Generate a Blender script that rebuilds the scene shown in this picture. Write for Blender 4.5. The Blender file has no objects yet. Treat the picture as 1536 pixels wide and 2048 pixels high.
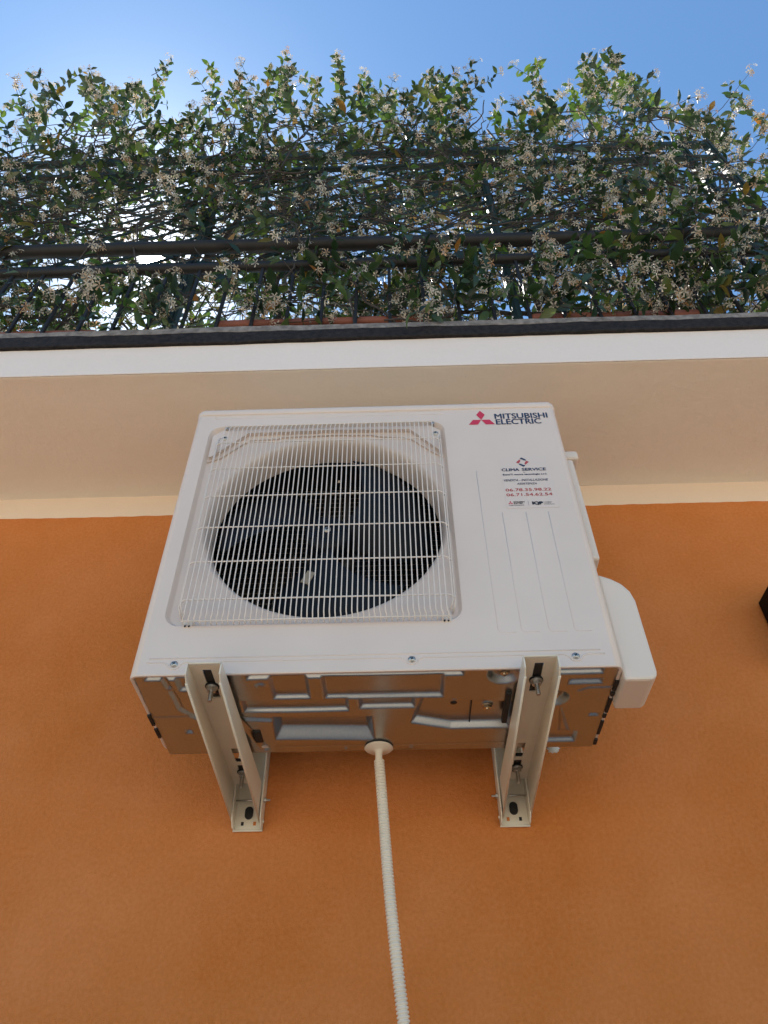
import bpy, bmesh, math, random
import numpy as np
from mathutils import Vector, Matrix, Euler

sc = bpy.context.scene
col = sc.collection
R = math.radians

# ------------------------------------------------------------------ camera
cam_d = bpy.data.cameras.new("camera")
cam = bpy.data.objects.new("camera", cam_d)
col.objects.link(cam)
sc.camera = cam
cam_d.sensor_fit = 'VERTICAL'
cam_d.sensor_height = 36.0
cam_d.lens = 1492.1457 / 2048.0 * 36.0
cam_d.clip_start = 0.02
cam_d.clip_end = 3000
cam.location = (0.0396, -1.36769, -0.68905)
cam.rotation_euler = (2.34488, 0.0070965, 0.02685)

# ------------------------------------------------------------------ light
SUN = Vector((-0.28826, 0.42456, 0.85829)).normalized()
world = bpy.data.worlds.new("World")
sc.world = world
world.use_nodes = True
nt = world.node_tree
nt.nodes.clear()
N = nt.nodes.new
out = N('ShaderNodeOutputWorld')
sky = N('ShaderNodeTexSky')
sky.sky_type = 'NISHITA'
sky.sun_disc = False
sky.sun_elevation = math.asin(SUN.z)
sky.sun_rotation = math.atan2(SUN.x, SUN.y)
sky.altitude = 50
sky.air_density = 1.0
sky.dust_density = 0.15
sky.ozone_density = 3.5
bg = N('ShaderNodeBackground')
bg.inputs[1].default_value = 0.15
wb = N('ShaderNodeVectorMath'); wb.operation = 'MULTIPLY'
wb.inputs[1].default_value = (0.80, 0.995, 1.02)      # white balance of the blue
nt.links.new(sky.outputs[0], wb.inputs[0])
nt.links.new(wb.outputs[0], bg.inputs[0])
tc = N('ShaderNodeTexCoord')
nrm = N('ShaderNodeVectorMath'); nrm.operation = 'NORMALIZE'
nt.links.new(tc.outputs['Generated'], nrm.inputs[0])
dst = N('ShaderNodeVectorMath'); dst.operation = 'DISTANCE'
nt.links.new(nrm.outputs[0], dst.inputs[0])
dst.inputs[1].default_value = SUN
mr = N('ShaderNodeMapRange')
mr.interpolation_type = 'SMOOTHSTEP'
mr.inputs['From Min'].default_value = 0.0165
mr.inputs['From Max'].default_value = 0.0105
mr.inputs['To Min'].default_value = 0
mr.inputs['To Max'].default_value = 60
nt.links.new(dst.outputs['Value'], mr.inputs['Value'])
m1 = N('ShaderNodeMath'); m1.operation = 'DIVIDE'; m1.inputs[1].default_value = -0.060
nt.links.new(dst.outputs['Value'], m1.inputs[0])
m2 = N('ShaderNodeMath'); m2.operation = 'EXPONENT'
nt.links.new(m1.outputs[0], m2.inputs[0])
m3 = N('ShaderNodeMath'); m3.operation = 'MULTIPLY_ADD'; m3.inputs[1].default_value = 2.3
nt.links.new(m2.outputs[0], m3.inputs[0])
nt.links.new(mr.outputs[0], m3.inputs[2])
bg2 = N('ShaderNodeBackground')
bg2.inputs[0].default_value = (1.0, 0.95, 0.86, 1)
nt.links.new(m3.outputs[0], bg2.inputs[1])
add = N('ShaderNodeAddShader')
nt.links.new(bg.outputs[0], add.inputs[0])
nt.links.new(bg2.outputs[0], add.inputs[1])
nt.links.new(add.outputs[0], out.inputs[0])

sun_d = bpy.data.lights.new("sun", 'SUN')
sun_d.energy = 5.0
sun_d.angle = R(0.53)
sun_d.color = (1.0, 0.95, 0.87)
sun = bpy.data.objects.new("sun", sun_d)
col.objects.link(sun)
sun.rotation_euler = (-SUN).to_track_quat('-Z', 'Y').to_euler()
sun.location = SUN * 20

sc.view_settings.view_transform = 'Standard'
sc.view_settings.look = 'None'
sc.view_settings.gamma = 1
sc.view_settings.exposure = 0.56

# ------------------------------------------------------------------ materials
def mat(name, color, rough=0.5, metal=0.0, spec=0.5, bump=None, var=None, trans=None):
    """bump: (scale, strength, distance) list; var: (scale, amount)"""
    m = bpy.data.materials.new(name)
    m.use_nodes = True
    t = m.node_tree
    b = t.nodes['Principled BSDF']
    b.inputs['Base Color'].default_value = (*color, 1)
    b.inputs['Roughness'].default_value = rough
    b.inputs['Metallic'].default_value = metal
    b.inputs['Specular IOR Level'].default_value = spec
    co = t.nodes.new('ShaderNodeTexCoord')
    if var:
        n = t.nodes.new('ShaderNodeTexNoise'); n.inputs['Scale'].default_value = var[0]
        n.inputs['Detail'].default_value = 6
        t.links.new(co.outputs['Object'], n.inputs['Vector'])
        r = t.nodes.new('ShaderNodeMapRange')
        r.inputs['From Min'].default_value = 0.3; r.inputs['From Max'].default_value = 0.7
        r.inputs['To Min'].default_value = 1 - var[1]; r.inputs['To Max'].default_value = 1 + var[1]
        t.links.new(n.outputs['Fac'], r.inputs['Value'])
        v = t.nodes.new('ShaderNodeVectorMath'); v.operation = 'SCALE'
        v.inputs[0].default_value = color
        t.links.new(r.outputs[0], v.inputs['Scale'])
        t.links.new(v.outputs[0], b.inputs['Base Color'])
    if bump:
        prev = None
        for sca, st, dist in bump:
            n = t.nodes.new('ShaderNodeTexNoise'); n.inputs['Scale'].default_value = sca
            n.inputs['Detail'].default_value = 5; n.inputs['Roughness'].default_value = 0.6
            t.links.new(co.outputs['Object'], n.inputs['Vector'])
            bp = t.nodes.new('ShaderNodeBump')
            bp.inputs['Strength'].default_value = st; bp.inputs['Distance'].default_value = dist
            t.links.new(n.outputs['Fac'], bp.inputs['Height'])
            if prev: t.links.new(prev.outputs[0], bp.inputs['Normal'])
            prev = bp
        t.links.new(prev.outputs[0], b.inputs['Normal'])
    return m

def stucco(name, c1, c2, bumps, speck=0.0, streak=False):
    m = mat(name, c1, rough=0.9, spec=0.15, bump=bumps)
    t = m.node_tree; b = t.nodes['Principled BSDF']
    co = t.nodes.new('ShaderNodeTexCoord')
    n = t.nodes.new('ShaderNodeTexNoise'); n.inputs['Scale'].default_value = 2.2
    n.inputs['Detail'].default_value = 8; n.inputs['Roughness'].default_value = 0.65
    n2 = t.nodes.new('ShaderNodeTexNoise'); n2.inputs['Scale'].default_value = 130
    n2.inputs['Detail'].default_value = 4
    for q in (n, n2): t.links.new(co.outputs['Object'], q.inputs['Vector'])
    mx = t.nodes.new('ShaderNodeMix'); mx.data_type = 'RGBA'
    mx.inputs[6].default_value = (*c1, 1); mx.inputs[7].default_value = (*c2, 1)
    ad = t.nodes.new('ShaderNodeMath'); ad.operation = 'MULTIPLY_ADD'
    ad.inputs[1].default_value = 0.55
    t.links.new(n2.outputs['Fac'], ad.inputs[0]); t.links.new(n.outputs['Fac'], ad.inputs[2])
    r = t.nodes.new('ShaderNodeMapRange')
    r.inputs['From Min'].default_value = 0.52; r.inputs['From Max'].default_value = 1.02
    t.links.new(ad.outputs[0], r.inputs['Value'])
    t.links.new(r.outputs[0], mx.inputs[0])
    last = mx.outputs[2]
    if speck > 0:   # small dark pits in the render coat
        v = t.nodes.new('ShaderNodeTexVoronoi'); v.inputs['Scale'].default_value = 26
        t.links.new(co.outputs['Object'], v.inputs['Vector'])
        r2 = t.nodes.new('ShaderNodeMapRange')
        r2.inputs['From Min'].default_value = 0.035; r2.inputs['From Max'].default_value = 0.06
        r2.inputs['To Min'].default_value = 1 - speck; r2.inputs['To Max'].default_value = 1
        t.links.new(v.outputs['Distance'], r2.inputs['Value'])
        s = t.nodes.new('ShaderNodeVectorMath'); s.operation = 'SCALE'
        t.links.new(last, s.inputs[0]); t.links.new(r2.outputs[0], s.inputs['Scale'])
        last = s.outputs[0]
    t.links.new(last, b.inputs['Base Color'])
    return m

def leafy(name, stops, rough=0.4, transl=0.5, spec=0.5, tcol=None):
    m = bpy.data.materials.new(name); m.use_nodes = True
    t = m.node_tree; b = t.nodes['Principled BSDF']; o = t.nodes['Material Output']
    g = t.nodes.new('ShaderNodeNewGeometry')
    cr = t.nodes.new('ShaderNodeValToRGB'); cr.color_ramp.interpolation = 'LINEAR'
    els = cr.color_ramp.elements
    els[0].position = stops[0][0]; els[0].color = (*stops[0][1], 1)
    els[1].position = stops[-1][0]; els[1].color = (*stops[-1][1], 1)
    for p, c in stops[1:-1]:
        e = els.new(p); e.color = (*c, 1)
    t.links.new(g.outputs['Random Per Island'], cr.inputs[0])
    t.links.new(cr.outputs[0], b.inputs['Base Color'])
    b.inputs['Roughness'].default_value = rough
    b.inputs['Specular IOR Level'].default_value = spec
    tr = t.nodes.new('ShaderNodeBsdfTranslucent')
    mu = t.nodes.new('ShaderNodeMix'); mu.data_type = 'RGBA'; mu.blend_type = 'MULTIPLY'
    mu.inputs[0].default_value = 1
    mu.inputs[7].default_value = (*(tcol or (1.5, 1.7, 0.5)), 1)
    t.links.new(cr.outputs[0], mu.inputs[6]); t.links.new(mu.outputs[2], tr.inputs[0])
    mx = t.nodes.new('ShaderNodeMixShader'); mx.inputs[0].default_value = transl
    t.links.new(b.outputs[0], mx.inputs[1]); t.links.new(tr.outputs[0], mx.inputs[2])
    t.links.new(mx.outputs[0], o.inputs[0])
    return m

M = {}
M['orange'] = stucco('orange_stucco', (0.51, 0.150, 0.027), (0.63, 0.225, 0.074),
                     [(330, 0.8, 0.0022), (95, 0.6, 0.004), (12, 0.35, 0.010)], 0.12)
M['cream'] = stucco('cream_plaster', (0.75, 0.60, 0.47), (0.79, 0.64, 0.505),
                    [(300, 0.25, 0.0008), (60, 0.3, 0.002), (9, 0.3, 0.006)], 0.05)
M['soffit'] = stucco('beige_plaster', (0.80, 0.72, 0.605), (0.84, 0.76, 0.645),
                     [(260, 0.35, 0.0012), (45, 0.35, 0.0032), (7, 0.4, 0.009)], 0.08)
M['fascia'] = stucco('white_fascia_plaster', (0.72, 0.635, 0.585), (0.76, 0.675, 0.625), [(260, 0.25, 0.001), (45, 0.35, 0.003), (7, 0.3, 0.006)], 0.05)
M['black_paint'] = mat('black_bitumen_paint', (0.020, 0.016, 0.015), 0.7, spec=0.2, bump=[(160, 0.6, 0.002), (30, 0.5, 0.004)], var=(70, 0.5))
M['grey_cement'] = mat('grey_cement', (0.20, 0.18, 0.17), 0.9, spec=0.2, bump=[(200, 0.6, 0.002), (40, 0.5, 0.004)], var=(60, 0.35))
M['paint'] = mat('off_white_enamel', (0.68, 0.57, 0.50), 0.42, bump=[(900, 0.04, 0.0003), (5, 0.05, 0.006)], var=(6, 0.035))
M['plastic'] = mat('off_white_plastic', (0.70, 0.60, 0.51), 0.45, bump=[(700, 0.04, 0.0003)])
M['wire'] = mat('coated_wire', (0.72, 0.63, 0.56), 0.38)
M['bracket'] = mat('beige_powder_coat', (0.70, 0.63, 0.51), 0.38, bump=[(500, 0.05, 0.0004)], var=(12, 0.04))
M['galv'] = mat('galvanised_sheet', (0.42, 0.435, 0.44), 0.31, 1.0, bump=[(500, 0.05, 0.0003), (18, 0.06, 0.002)], var=(260, 0.06))
M['steel'] = mat('zinc_plated_steel', (0.50, 0.48, 0.45), 0.42, 1.0)
M['brass'] = mat('yellow_zinc_steel', (0.62, 0.50, 0.33), 0.32, 1.0)
M['rubber'] = mat('black_rubber_and_gaps', (0.008, 0.008, 0.009), 0.6)  # real rubber, also the painted dark of gaps and holes
M['fan'] = mat('dark_fan_plastic', (0.006, 0.008, 0.013), 0.5, spec=0.2)
M['inside'] = mat('dark_interior_metal', (0.02, 0.02, 0.022), 0.6)
M['fins'] = mat('dark_coil_fins', (0.035, 0.035, 0.04), 0.45, 0.6, bump=[(400, 0.5, 0.001)])
M['coilwire'] = mat('coil_guard_wire', (0.50, 0.46, 0.40), 0.4, 0.5)
M['hose'] = mat('cream_corrugated_plastic', (0.73, 0.645, 0.53), 0.5, var=(15, 0.04))
M['lamp'] = mat('black_lamp_metal', (0.003, 0.003, 0.0035), 0.6, spec=0.15, bump=[(600, 0.1, 0.0003)])
M['ink_red'] = mat('red_ink', (0.55, 0.03, 0.07), 0.45)
M['ink_navy'] = mat('navy_ink', (0.012, 0.028, 0.075), 0.45)
M['ink_black'] = mat('black_ink', (0.01, 0.01, 0.015), 0.45)
M['ink_brick'] = mat('brick_red_ink', (0.42, 0.06, 0.06), 0.45)
M['sticker'] = mat('clear_film', (0.665, 0.56, 0.495), 0.38)
M['terracotta'] = mat('terracotta_clay', (0.20, 0.062, 0.035), 0.7, var=(20, 0.2), bump=[(90, 0.3, 0.002)])
M['soil'] = mat('potting_soil', (0.03, 0.02, 0.013), 0.95, bump=[(60, 0.8, 0.01)])
M['rail'] = mat('dark_rail_paint', (0.013, 0.012, 0.012), 0.55, spec=0.3, bump=[(200, 0.15, 0.0006)], var=(30, 0.25))
M['trellis'] = mat('dark_green_trellis_paint', (0.016, 0.032, 0.029), 0.5, spec=0.3, bump=[(150, 0.2, 0.0008)], var=(20, 0.3))
M['twig'] = mat('woody_stem_bark', (0.040, 0.031, 0.025), 0.8, bump=[(300, 0.5, 0.001)], var=(25, 0.4))
M['patch'] = mat('white_filler', (0.68, 0.62, 0.54), 0.9, bump=[(150, 0.8, 0.003)])
M['ground'] = stucco('pale_paving', (0.56, 0.455, 0.33), (0.64, 0.53, 0.39), [(40, 0.3, 0.01)])
M['leaf'] = leafy('jasmine_leaf', [(0, (0.011, 0.024, 0.014)), (0.35, (0.020, 0.043, 0.019)), (0.7, (0.035, 0.068, 0.024)),
                                   (0.90, (0.085, 0.12, 0.035)), (0.965, (0.13, 0.14, 0.04)), (1.0, (0.32, 0.13, 0.03))], 0.40, 0.24, 0.5, (1.5, 1.6, 0.65))
M['young'] = leafy('young_jasmine_leaf', [(0, (0.035, 0.07, 0.025)), (0.6, (0.065, 0.115, 0.035)), (1.0, (0.12, 0.15, 0.045))], 0.4, 0.38)
M['petal'] = leafy('jasmine_petal', [(0, (0.50, 0.44, 0.35)), (0.6, (0.66, 0.61, 0.52)), (0.85, (0.55, 0.41, 0.28)),
                                     (1.0, (0.45, 0.26, 0.14))], 0.6, 0.42, 0.2, (1.0, 0.95, 0.85))

# ------------------------------------------------------------------ mesh helpers
def empty(name, loc=(0, 0, 0)):
    o = bpy.data.objects.new(name, None)
    o.empty_display_size = 0.1
    o.location = loc
    col.objects.link(o)
    return o

def tag(o, label=None, cat=None, group=None, kind=None):
    if label: o['label'] = label
    if cat: o['category'] = cat
    if group: o['group'] = group
    if kind: o['kind'] = kind
    return o

def wloc(o):
    v = Vector((0, 0, 0))
    while o is not None:
        v += o.location; o = o.parent
    return v

class MB:
    def __init__(s): s.v = []; s.f = []; s.sm = []
    def add(s, vs, fs, smooth=False):
        k = len(s.v); s.v += [tuple(v) for v in vs]
        s.f += [tuple(i + k for i in f) for f in fs]; s.sm += [smooth] * len(fs)
        return s
    def bm(s, b, smooth=False):
        b.verts.index_update()
        s.add([v.co[:] for v in b.verts], [[v.index for v in f.verts] for f in b.faces], smooth); b.free(); return s
    def box(s, x0, x1, y0, y1, z0, z1, bev=0, seg=2, mtx=None):
        b = bmesh.new(); bmesh.ops.create_cube(b, size=1)
        for v in b.verts:
            v.co = Vector(((x0 + x1) / 2 + v.co.x * (x1 - x0), (y0 + y1) / 2 + v.co.y * (y1 - y0), (z0 + z1) / 2 + v.co.z * (z1 - z0)))
        if bev: bmesh.ops.bevel(b, geom=b.edges[:], offset=bev, segments=seg, profile=0.5, affect='EDGES')
        if mtx is not None: bmesh.ops.transform(b, matrix=mtx, verts=b.verts)
        return s.bm(b, False)
    def prism(s, pts, axis, a0, a1, bev=0):
        """polygon pts in the two other axes, extruded along axis"""
        def P(p, a):
            if axis == 'x': return (a, p[0], p[1])
            if axis == 'y': return (p[0], a, p[1])
            return (p[0], p[1], a)
        b = bmesh.new()
        A = [b.verts.new(P(p, a0)) for p in pts]; B = [b.verts.new(P(p, a1)) for p in pts]
        n = len(pts)
        b.faces.new(A); b.faces.new(B[::-1])
        for i in range(n): b.faces.new((A[i], B[i], B[(i + 1) % n], A[(i + 1) % n]))
        bmesh.ops.recalc_face_normals(b, faces=b.faces)
        if bev: bmesh.ops.bevel(b, geom=b.edges[:], offset=bev, segments=2, profile=0.5, affect='EDGES')
        return s.bm(b)
    def tube(s, pts, r, n=8, cap=True, smooth=True):
        pts = [Vector(p) for p in pts]
        rs = r if isinstance(r, (list, tuple)) else [r] * len(pts)
        d0 = (pts[1] - pts[0]).normalized()
        u = d0.orthogonal().normalized(); w = d0.cross(u)
        vs = []; pd = d0
        for i, p in enumerate(pts):
            if i == 0: d = d0
            elif i == len(pts) - 1: d = (pts[i] - pts[i - 1]).normalized()
            else: d = ((pts[i + 1] - p).normalized() + (p - pts[i - 1]).normalized()).normalized()
            u = (u - d * u.dot(d)).normalized(); w = d.cross(u)
            for k in range(n):
                a = 2 * math.pi * k / n
                vs.append(p + (u * math.cos(a) + w * math.sin(a)) * rs[i])
        fs = []
        for i in range(len(pts) - 1):
            for k in range(n):
                fs.append((i * n + k, i * n + (k + 1) % n, (i + 1) * n + (k + 1) % n, (i + 1) * n + k))
        s.add(vs, fs, smooth)
        if cap and n > 2:
            k = len(s.v) - len(vs)
            s.f.append(tuple(k + i for i in range(n))[::-1]); s.sm.append(False)
            s.f.append(tuple(k + (len(pts) - 1) * n + i for i in range(n))); s.sm.append(False)
        return s
    def lathe(s, prof, o, ax, n=24, smooth=True):
        """prof: (radius, height) list along axis ax from origin o"""
        ax = Vector(ax).normalized(); u = ax.orthogonal().normalized(); w = ax.cross(u); o = Vector(o)
        vs = []; fs = []
        for r, h in prof:
            for k in range(n):
                a = 2 * math.pi * k / n
                vs.append(o + ax * h + (u * math.cos(a) + w * math.sin(a)) * max(r, 1e-5))
        for i in range(len(prof) - 1):
            for k in range(n):
                fs.append((i * n + k, i * n + (k + 1) % n, (i + 1) * n + (k + 1) % n, (i + 1) * n + k))
        fs.append(tuple(range(n))[::-1]); fs.append(tuple((len(prof) - 1) * n + i for i in range(n)))
        return s.add(vs, fs, smooth)
    def build(s, name, m, parent=None, label=None, autosmooth=True):
        me = bpy.data.meshes.new(name)
        off = wloc(parent) if parent else Vector((0, 0, 0))
        vs = np.array(s.v, dtype=float) - np.array(off[:])
        me.from_pydata(vs.tolist(), [], s.f)
        me.polygons.foreach_set('use_smooth', s.sm)
        me.materials.append(m)
        me.update()
        o = bpy.data.objects.new(name, me)
        col.objects.link(o)
        if parent: o.parent = parent
        if label: o['label'] = label
        return o

def nz(x, k=0):
    return (math.sin(x * 3.1 + k) + math.sin(x * 7.7 + 1.3 * k + 1) * .6 + math.sin(x * 19.3 + 2.1 * k) * .4 + math.sin(x * 47 + 3 * k) * .3) / 2.3

GZ = -2.2   # ground level
# ------------------------------------------------------------------ ground
b = MB(); b.add([(-400, -400, GZ), (400, -400, GZ), (400, 400, GZ), (-400, 400, GZ)], [(0, 1, 2, 3)])
tag(b.build('ground', M['ground']), 'pale sunlit paving in front of the orange house', None, None, 'structure')

# ------------------------------------------------------------------ building
WY = 0.16      # wall plane
ZB, ZS = 0.812, 0.893
bld = empty('house', (0, WY, GZ))
tag(bld, 'orange rendered house with cream band and overhanging terrace slab', 'house')

def wavy_sheet(mb, x0, x1, y, z0f, z1f, n):
    vs = []; fs = []
    for i in range(n + 1):
        x = x0 + (x1 - x0) * i / n
        vs += [(x, y, z0f(x)), (x, y, z1f(x))]
    for i in range(n): fs.append((2 * i, 2 * i + 2, 2 * i + 3, 2 * i + 1))
    return mb.add(vs, fs)
edge = lambda x: ZB + 0.0016 * nz(x * 1.7, 2) + 0.0007 * math.sin(x * 90)
b = MB(); wavy_sheet(b, -8, 8, WY, lambda x: GZ - .3, edge, 1600)
b.box(-8, 8, WY + 0.01, WY + 0.3, GZ - .3, ZB - 0.01)
b.build('wall', M['orange'], bld)
b = MB(); wavy_sheet(b, -8, 8, WY, edge, lambda x: ZS + 0.02, 1600)
b.build('trim_band', M['cream'], bld)
SY = -0.272
b = MB(); b.box(-8, 8, SY, 7.0, ZS, 1.055, 0.004, 2)
slab = b.build('terrace_slab', M['soffit'], bld)
b = MB(); b.box(-8, 8, SY - .003, SY - .0005, ZS - .0005, 1.055, .001, 1); b.build('fascia', M['fascia'], slab)
# black painted drip edge with a raw cement strip above it
def strip(name, m, y0, y1, zb, zt, amp, kk):
    mb = MB(); n = 1400; vs = []; fs = []
    for i in range(n + 1):
        x = -8 + 16 * i / n
        a = zb(x); t = zt(x); yy = y0 + 0.0015 * nz(x * 2.3, kk + 5)
        vs += [(x, y1, a + .001), (x, yy + .002, a), (x, yy, a + 0.003), (x, yy, t - 0.002), (x, yy + .002, t), (x, y1, t + .001)]
    for i in range(n):
        for k in range(5):
            fs.append((6 * i + k, 6 * i + k + 1, 6 * (i + 1) + k + 1, 6 * (i + 1) + k))
    mb.add(vs, fs); return mb.build(name, m, slab)
tilt = lambda x: 0.004 * x
zlo = lambda x: 1.014 + tilt(x) + 0.0022 * nz(x * 1.3, 1) + 0.0008 * nz(x * 9, 3)
zmi = lambda x: 1.060 + tilt(x) * .4 + 0.003 * nz(x * 4.1, 7) + 0.0015 * nz(x * 21, 4)
zhi = lambda x: 1.086 + 0.0018 * nz(x * 1.9, 9) + 0.0008 * nz(x * 13, 4)
strip('drip_edge', M['black_paint'], SY - 0.014, SY + 0.03, zlo, zmi, 0, 0)
strip('coping', M['grey_cement'], SY - 0.0125, SY + 0.03, zmi, zhi, 0, 3)

# filler blob on the wall beside the right bracket
rnd = random.Random(5)
bmx = bmesh.new(); bmesh.ops.create_icosphere(bmx, subdivisions=3, radius=1)
for v in bmx.verts:
    k = 1 + .25 * math.sin(v.co.x * 7 + 1) * math.cos(v.co.z * 9) + rnd.uniform(-.12, .12)
    v.co = Vector((0.372 + v.co.x * k * .013, WY + v.co.y * .004 * k, 0.074 + v.co.z * .011 * k))
b = MB(); b.bm(bmx, True)
tag(b.build('filler_patch', M['patch']), 'small white blob of wall filler behind the right bracket', 'filler patch')

# ------------------------------------------------------------------ outdoor unit
F = -0.2793; X0, X1 = -0.42, 0.42; H = 0.728
unit = empty('air_conditioner_unit', (0, -0.14, 0))
tag(unit, 'off-white outdoor air conditioning unit on two wall brackets under the terrace', 'air conditioner')

RC = 0.014
# casing: rounded-footprint shell
def footprint(inset=0.0, r=RC, n=8, yb=0.0):
    pts = []
    x0, x1, y0, y1 = X0 + inset, X1 - inset, F + inset, yb - inset
    for cx, cy, a0 in ((x0 + r, y1 - r, 90), (x0 + r, y0 + r, 180), (x1 - r, y0 + r, 270), (x1 - r, y1 - r, 0)):
        for i in range(n + 1):
            a = R(a0 + 90 * i / n); pts.append((cx + r * math.cos(a), cy + r * math.sin(a)))
    return pts
fp = footprint(yb=-.012)
NF = len(fp); ZL = 0.707
b = MB(); vs = []; fs = []
for z in (0.0, 0.002, ZL):
    ins = 0.0015 if z == 0 else 0
    for p in (footprint(ins, yb=-.012) if ins else fp): vs.append((p[0], p[1], z))
i_front = 9 + 8       # segment between the left-front arc end and the right-front arc start
for L in range(2):
    for i in range(NF):
        if i == i_front and L == 1: continue
        j = (i + 1) % NF
        fs.append((L * NF + i, L * NF + j, (L + 1) * NF + j, (L + 1) * NF + i))
b.add(vs, fs, True)
# inner lip of the casing (sheet thickness) round the base pan
fpi = footprint(0.006, r=0.009, yb=-.012)
vs = [(p[0], p[1], 0.0) for p in footprint(0.0015, yb=-.012)] + [(p[0], p[1], 0.0005) for p in fpi] + [(p[0], p[1], 0.010) for p in fpi]
fs = [(L * NF + i, (L + 1) * NF + i, (L + 1) * NF + (i + 1) % NF, L * NF + (i + 1) % NF) for L in range(2) for i in range(NF)]
b.add(vs, fs)
b.build('side_casing', M['paint'], unit)

# front panel with recess and bell mouth
CX, CZ = -0.112, 0.382          # recess centre
FX, FZ = -0.102, 0.374          # fan axis
cell = (-0.395, 0.172, 0.086, 0.676)
FL, FR = X0 + RC, X1 - RC
b = MB()
def quad(x0, x1, z0, z1): b.add([(x0, F, z0), (x1, F, z0), (x1, F, z1), (x0, F, z1)], [(0, 1, 2, 3)])
quad(FL, cell[0], .002, ZL); quad(cell[1], FR, .002, ZL)
quad(cell[0], cell[1], .002, cell[2]); quad(cell[0], cell[1], cell[3], ZL)
per = []
K = 48
c = cell
for i in range(K): per.append((c[0] + (c[1] - c[0]) * i / K, c[2]))
for i in range(K): per.append((c[1], c[2] + (c[3] - c[2]) * i / K))
for i in range(K): per.append((c[1] - (c[1] - c[0]) * i / K, c[3]))
for i in range(K): per.append((c[0], c[3] - (c[3] - c[2]) * i / K))
def rr(theta, hx, hz, r):
    lo, hi = 0, 0.6
    for _ in range(34):
        t = (lo + hi) / 2; x = abs(t * math.cos(theta)); z = abs(t * math.sin(theta))
        qx, qz = x - (hx - r), z - (hz - r)
        d = math.hypot(max(qx, 0), max(qz, 0)) + min(max(qx, qz), 0) - r
        if d > 0: hi = t
        else: lo = t
    return (CX + lo * math.cos(theta), CZ + lo * math.sin(theta))
ths = [math.atan2(p[1] - CZ, p[0] - CX) for p in per]
loops = [[(p[0], F, p[1]) for p in per]]
for hx, hz, r, dy in ((.2700, .2810, .030, 0), (.2690, .2800, .029, .0012), (.2650, .2760, .026, .0085), (.2635, .2745, .025, .0108), (.262, .273, .024, .0115)):
    loops.append([(q[0], F + dy, q[1]) for q in (rr(t, hx, hz, r) for t in ths)])
phs = [math.atan2(p[1] - FZ, p[0] - FX) for p in per]
for r, dy in ((.2560, .0120), (.2535, .0125), (.2500, .0145), (.2465, .019), (.2435, .026), (.2415, .034), (.2405, .043), (.240, .052), (.240, .072), (.2405, .076)):
    loops.append([(FX + r * math.cos(t), F + dy, FZ + r * math.sin(t)) for t in phs])
n = len(per); vs = [v for L in loops for v in L]
fs = [(L * n + i, L * n + (i + 1) % n, (L + 1) * n + (i + 1) % n, (L + 1) * n + i) for L in range(len(loops) - 1) for i in range(n)]
b.add(vs, fs[:n], False); b2 = MB(); b2.add(vs, fs[n:], True)
b.add(vs, fs[n:], True)
front = b.build('front_panel', M['paint'], unit)

# octagonal corner plates of the shroud, behind the grille
b = MB()
P = [(-0.366, 0.562), (-0.292, 0.640), (-0.10, 0.645), (0.080, 0.640), (0.145, 0.562)]
Q = [(-0.352, 0.556), (-0.287, 0.618), (-0.225, 0.622), (-0.10, 0.632), (0.010, 0.622), (0.077, 0.612), (0.139, 0.556)]
yA, yB = F + 0.0015, F + 0.0125
def ledge(line, ya, yb, th):
    # down-facing ledge following a polyline, as a thin bent strip with front lip
    for i in range(len(line) - 1):
        (xa, za), (xb, zb) = line[i], line[i + 1]
        L = math.hypot(xb - xa, zb - za); nx, nzz = -(zb - za) / L * th, (xb - xa) / L * th
        b.add([(xa, ya, za), (xb, ya, zb), (xb, yb, zb), (xa, yb, za), (xa + nx, ya, za + nzz), (xb + nx, ya, zb + nzz), (xb + nx, yb, zb + nzz), (xa + nx, yb, za + nzz)],
              [(0, 1, 2, 3), (4, 7, 6, 5), (0, 4, 5, 1), (3, 2, 6, 7), (0, 3, 7, 4), (1, 5, 6, 2)])
b.prism([(-0.366, .562), (-0.292, .640), (-0.292, .652), (-0.352, .652), (-0.372, .632), (-0.372, .562)], 'y', F + .002, F + .0115)
b.prism([(0.146, .562), (0.148, .632), (0.128, .652), (0.080, .652), (0.080, .640)], 'y', F + .002, F + .0115)
b.prism([(-0.292, .640), (-.10, .6445), (0.080, .640), (0.080, .652), (-0.292, .652)], 'y', F + .0015, F + .0113)
ledge([(-0.374, .549), (-0.345, .563), (-0.289, .620), (-.225, .6235), (-.21, .629), (-.10, .6325), (-.01, .629), (.010, .6235), (.077, .616), (.130, .563), (.150, .549)], F + .0065, F + .0125, .0016)
b.build('shroud_plate', M['paint'], unit)

# embossed ridges on the front sheet
b = MB()
def ridge(pts, r=.0013): b.tube([(x, F + .0003, z) for x, z in pts], r, 6)
def arc(cx, cz, r, a0, a1, n=6): return [(cx + r * math.cos(R(a0 + (a1 - a0) * i / n)), cz + r * math.sin(R(a0 + (a1 - a0) * i / n))) for i in range(n + 1)]
for x, zt, xe in ((.2165, .492, .247), (.2575, .366, .288), (.3055, .366, .336), (.3505, .366, .380)):
    ridge([(x, zt), (x, .081)] + arc(x + .008, .081, .008, 180, 270) + [(xe, .073)], .0009)
ridge([(-.390, .0335), (.386, .0335)], .0015)
def seam(zc, scr, x0, x1):
    pts = [(x0, zc)]
    for s_ in scr:
        pts += [(s_ - .020, zc), (s_ - .014, zc - .003)] + arc(s_, zc - .002, .0115, 200, 340, 8) + [(s_ + .014, zc - .003), (s_ + .020, zc)]
    pts.append((x1, zc)); return pts
SCR = (-.345, .063, .342)
ridge(seam(.0255, SCR, -.393, .392), .0015)
ridge([(-.374, .693), (-.376, .702), (.158, .702)], .0012)
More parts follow.
